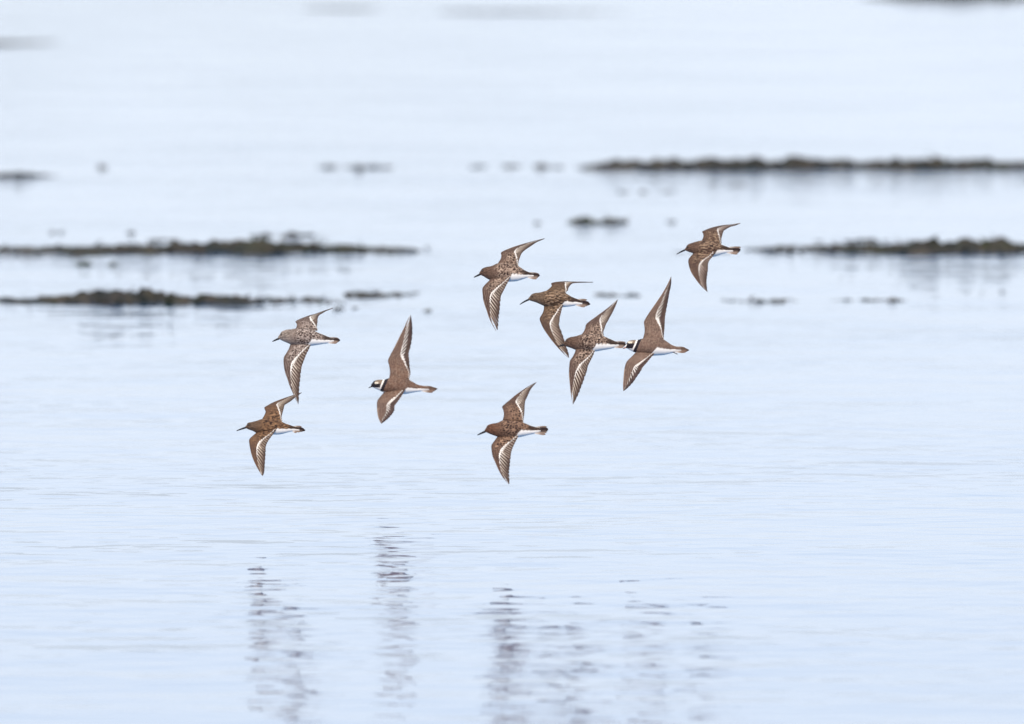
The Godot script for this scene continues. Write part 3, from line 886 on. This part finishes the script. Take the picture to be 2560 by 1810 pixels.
const BANKS := [
	{"name": "mud_bank", "category": "mud bank", "label": "long dark mud bank across the upper right, the farthest of the large banks", "x": 1.807, "z": -82.406, "length": 3.072, "depth": 1.3, "height": 0.0768, "fronds": 420, "green": 0.15, "seed": 100, "shape": [[0],[0.45],[0.75],[0.8],[0.9],[1],[1],[0.95],[0.95],[0.8],[0.9],[0.8],[0.7],[0.6],[0.4],[0]]},
	{"name": "mud_bank", "category": "mud bank", "label": "dark weedy bank along the left, the upper of the two long left banks", "x": -1.443, "z": -66.627, "length": 2.520, "depth": 1.1, "height": 0.0621, "fronds": 560, "green": 0.35, "seed": 107, "shape": [[0],[0.4],[0.5],[0.55],[0.6],[0.6],[0.75],[0.85],[0.9],[1],[0.95],[0.95],[0.9],[0.7],[0.5],[0.35],[0.2],[0]]},
	{"name": "mud_bank", "category": "mud bank", "label": "darkest bank on the left, lower one and nearest to the birds", "x": -1.490, "z": -59.706, "length": 1.933, "depth": 0.9, "height": 0.0589, "fronds": 600, "green": 0.1, "seed": 114, "shape": [[0.3],[0.3],[0.35],[0.35],[0.4],[0.6],[0.9],[1],[0.95],[0.85],[0.75],[0.65],[0.5],[0.4],[0.28],[0.15],[0]]},
	{"name": "mud_bank", "category": "mud bank", "label": "weedy bank at the right edge, level with the topmost bird", "x": 1.863, "z": -66.677, "length": 1.826, "depth": 1.2, "height": 0.0657, "fronds": 420, "green": 0.3, "seed": 121, "shape": [[0],[0.25],[0.4],[0.45],[0.6],[0.75],[0.9],[1],[1],[0.9],[0.8],[0.5],[0.2],[0]]},
	{"name": "mud_bank", "category": "mud bank", "label": "short dark strip of mud at the left edge, above the long left banks", "x": -2.798, "z": -80.338, "length": 0.774, "depth": 0.6, "height": 0.0442, "fronds": 100, "green": 0.05, "seed": 128, "shape": [[0],[0.5],[0.9],[1],[0.8],[0.6],[0.3],[0]]},
	{"name": "mud_bank", "category": "mud bank", "label": "faint narrow strip of mud near the top left corner", "x": -4.417, "z": -127.678, "length": 1.172, "depth": 2, "height": 0.0280, "fronds": 60, "green": 0.05, "seed": 135, "shape": [[0],[0.7],[0.9],[0.9],[0.6],[0.3],[0]]},
	{"name": "mud_bank", "category": "mud bank", "label": "dark far bank at the very top edge on the right", "x": 4.807, "z": -159.728, "length": 2.272, "depth": 3, "height": 0.1136, "fronds": 80, "green": 0.05, "seed": 142, "shape": [[0],[0.4],[0.8],[1],[0.9],[0.6],[0]]},
	{"name": "weed_raft", "category": "seaweed", "label": "short green raft of seaweed in open water above the birds in the middle", "x": 0.426, "z": -71.217, "length": 0.362, "depth": 0.7, "height": 0.0470, "fronds": 110, "green": 0.7, "seed": 149, "shape": [[0],[0.5],[1],[0.8],[0.45],[0.75],[0.7],[0.5],[0]]},
	{"name": "weed_strip", "category": "seaweed", "label": "thin broken strip of seaweed left of the centre with one upright sprig", "x": -0.897, "z": -82.421, "length": 0.523, "depth": 0.4, "height": 0.0295, "fronds": 40, "green": 0.1, "seed": 156, "shape": [[0],[0.6],[0.8],[0.5],[0.7],[0.9],[0.6],[0.8],[0.5],[0]]},
	{"name": "weed_strip", "category": "seaweed", "label": "thin scattered strip of seaweed right behind the plover on the right", "x": 0.458, "z": -60.493, "length": 0.283, "depth": 0.5, "height": 0.0233, "fronds": 60, "green": 0.2, "seed": 163, "shape": [[0],[0.5],[0.8],[0.4],[0.6],[0.7],[0.3],[0]]},
	{"name": "weed_strip", "category": "seaweed", "label": "thin ragged strip of seaweed to the right of the plover, lower right", "x": 1.037, "z": -59.749, "length": 0.395, "depth": 0.4, "height": 0.0247, "fronds": 80, "green": 0.2, "seed": 170, "shape": [[0],[0.7],[0.4],[0.8],[0.6],[0.5],[0.7],[0.3],[0]]},
	{"name": "weed_strip", "category": "seaweed", "label": "thin ragged strip of seaweed farthest right below the right bank", "x": 1.473, "z": -59.749, "length": 0.379, "depth": 0.4, "height": 0.0247, "fronds": 70, "green": 0.2, "seed": 177, "shape": [[0],[0.4],[0.6],[0.4],[0.7],[0.4],[0.9],[0.5],[0]]},
	{"name": "weed_strip", "category": "seaweed", "label": "broken fringe of seaweed just off the left tip of the far right bank", "x": 0.034, "z": -82.521, "length": 0.659, "depth": 0.6, "height": 0.0363, "fronds": 50, "green": 0.1, "seed": 184, "shape": [[0],[0.5],[0.2],[0.6],[0.3],[0.7],[0.5],[0]]},
	{"name": "weed_strip", "category": "seaweed", "label": "thin fringe of seaweed behind the tail of the topmost bird", "x": 0.851, "z": -66.448, "length": 0.384, "depth": 0.5, "height": 0.0165, "fronds": 40, "green": 0.2, "seed": 191, "shape": [[0],[0.3],[0.5],[0.4],[0.6],[0.7],[0]]},
	{"name": "weed_strip", "category": "seaweed", "label": "loose seaweed trailing off the right tip of the darkest left bank", "x": -0.531, "z": -60.543, "length": 0.399, "depth": 0.9, "height": 0.0299, "fronds": 70, "green": 0.2, "seed": 198, "shape": [[0],[0.7],[0.6],[0.8],[0.5],[0.5],[0.4],[0.3],[0]]},
	{"name": "weed_strip", "category": "seaweed", "label": "loose seaweed floating behind the upper left bank, above its middle", "x": -1.056, "z": -69.044, "length": 0.438, "depth": 0.4, "height": 0.0342, "fronds": 60, "green": 0.2, "seed": 205, "shape": [[0],[0.5],[0.7],[0.4],[1],[0.4],[0.6],[0.3],[0]]},
	{"name": "weed_strip", "category": "seaweed", "label": "faint seaweed floating above the left end of the upper left bank", "x": -1.657, "z": -68.331, "length": 0.264, "depth": 0.4, "height": 0.0226, "fronds": 40, "green": 0.2, "seed": 212, "shape": [[0],[0.4],[0.7],[0.5],[0]]},
	{"name": "weed_strip", "category": "seaweed", "label": "faint seaweed scraps above the right bank beside the topmost bird", "x": 1.586, "z": -68.139, "length": 0.582, "depth": 0.4, "height": 0.0300, "fronds": 70, "green": 0.2, "seed": 219, "shape": [[0],[0.3],[0.4],[0.3],[0.6],[1],[0.5],[0.3],[0]]},
	{"name": "weed_strip", "category": "seaweed", "label": "blurred row of weed scraps just below the far right bank", "x": 0.712, "z": -77.092, "length": 0.361, "depth": 0.4, "height": 0.0255, "fronds": 36, "green": 0.1, "seed": 226, "shape": [[0],[0.7],[0.2],[0.6],[0.2],[0.9],[0]]},
	{"name": "weed_strip", "category": "seaweed", "label": "blurred weed scraps close below the middle of the far right bank", "x": 1.190, "z": -78.506, "length": 0.303, "depth": 0.4, "height": 0.0260, "fronds": 36, "green": 0.1, "seed": 233, "shape": [[0],[0.6],[0.2],[0.6],[0.8],[0.5],[0]]},
	{"name": "weed_strip", "category": "seaweed", "label": "long faint strip of weed along the top edge, left part", "x": -1.791, "z": -150.108, "length": 1.112, "depth": 2, "height": 0.0185, "fronds": 40, "green": 0, "seed": 240, "shape": [[0],[0.5],[0.8],[1],[0.6],[0]]},
	{"name": "weed_strip", "category": "seaweed", "label": "long faint strip of weed along the top edge, middle part", "x": 0.284, "z": -147.692, "length": 2.512, "depth": 2, "height": 0.0203, "fronds": 60, "green": 0, "seed": 247, "shape": [[0],[0.6],[0.8],[0.9],[0.6],[0.5],[0.3],[0]]},
	{"name": "weed_clump", "category": "seaweed", "label": "small round clump of seaweed above the short strip on the left", "x": -2.324, "z": -82.439, "length": 0.100, "depth": 0.25, "height": 0.0218, "fronds": 24, "green": 0.1, "seed": 254, "shape": [[0],[0.8],[1],[0.6],[0]]},
	{"name": "weed_clump", "category": "seaweed", "label": "green clump of seaweed in front of the upper left bank, the larger one", "x": -1.910, "z": -64.554, "length": 0.098, "depth": 0.25, "height": 0.0278, "fronds": 30, "green": 0.9, "seed": 261, "shape": [[0],[0.8],[1],[0.7],[0]]},
	{"name": "weed_clump", "category": "seaweed", "label": "green clump of seaweed in front of the upper left bank, the smaller one", "x": -1.779, "z": -64.529, "length": 0.053, "depth": 0.2, "height": 0.0256, "fronds": 24, "green": 0.9, "seed": 268, "shape": [[0],[0.9],[0.9],[0]]},
	{"name": "weed_clump", "category": "seaweed", "label": "dark clump of seaweed above the wing of the pale-headed sandpiper", "x": -0.698, "z": -58.709, "length": 0.068, "depth": 0.25, "height": 0.0175, "fronds": 24, "green": 0.3, "seed": 275, "shape": [[0],[0.8],[1],[0.6],[0]]},
	{"name": "weed_clump", "category": "seaweed", "label": "tiny clump of seaweed to the right of the dark one by the pale-headed sandpiper", "x": -0.637, "z": -58.779, "length": 0.041, "depth": 0.2, "height": 0.0117, "fronds": 14, "green": 0.3, "seed": 282, "shape": [[0],[0.9],[0.7],[0]]},
	{"name": "weed_clump", "category": "seaweed", "label": "lone clump of seaweed above and right of the left plover's wingtip", "x": -0.340, "z": -58.473, "length": 0.055, "depth": 0.25, "height": 0.0135, "fronds": 18, "green": 0.2, "seed": 289, "shape": [[0],[0.8],[1],[0.5],[0]]},
	{"name": "weed_clump", "category": "seaweed", "label": "faint clump of seaweed to the left of the green raft", "x": 0.130, "z": -71.131, "length": 0.063, "depth": 0.25, "height": 0.0165, "fronds": 14, "green": 0.2, "seed": 296, "shape": [[0],[0.8],[1],[0.5],[0]]},
	{"name": "weed_clump", "category": "seaweed", "label": "faint clump of seaweed to the right of the green raft", "x": 0.789, "z": -71.341, "length": 0.075, "depth": 0.25, "height": 0.0165, "fronds": 14, "green": 0.2, "seed": 303, "shape": [[0],[0.8],[1],[0.5],[0]]},
	{"name": "weed_clump", "category": "seaweed", "label": "small clump of seaweed behind the upper left bank, rightmost of its row", "x": -1.824, "z": -69.430, "length": 0.067, "depth": 0.25, "height": 0.0184, "fronds": 18, "green": 0.2, "seed": 310, "shape": [[0],[0.8],[1],[0.5],[0]]},
	{"name": "weed_clump", "category": "seaweed", "label": "two faint sprigs of seaweed high behind the left end of the upper left bank", "x": -2.188, "z": -69.563, "length": 0.084, "depth": 0.25, "height": 0.0161, "fronds": 14, "green": 0.2, "seed": 317, "shape": [[0],[0.9],[0.1],[0.9],[0]]},
	{"name": "weed_sprig", "category": "seaweed", "label": "upright sprig of seaweed standing in the thin strip left of the centre", "x": -0.863, "z": -82.001, "length": 0.050, "depth": 0.12, "height": 0.0589, "fronds": 18, "green": 0.1, "seed": 324, "shape": [[0],[0.9],[0.6],[0]]},
]
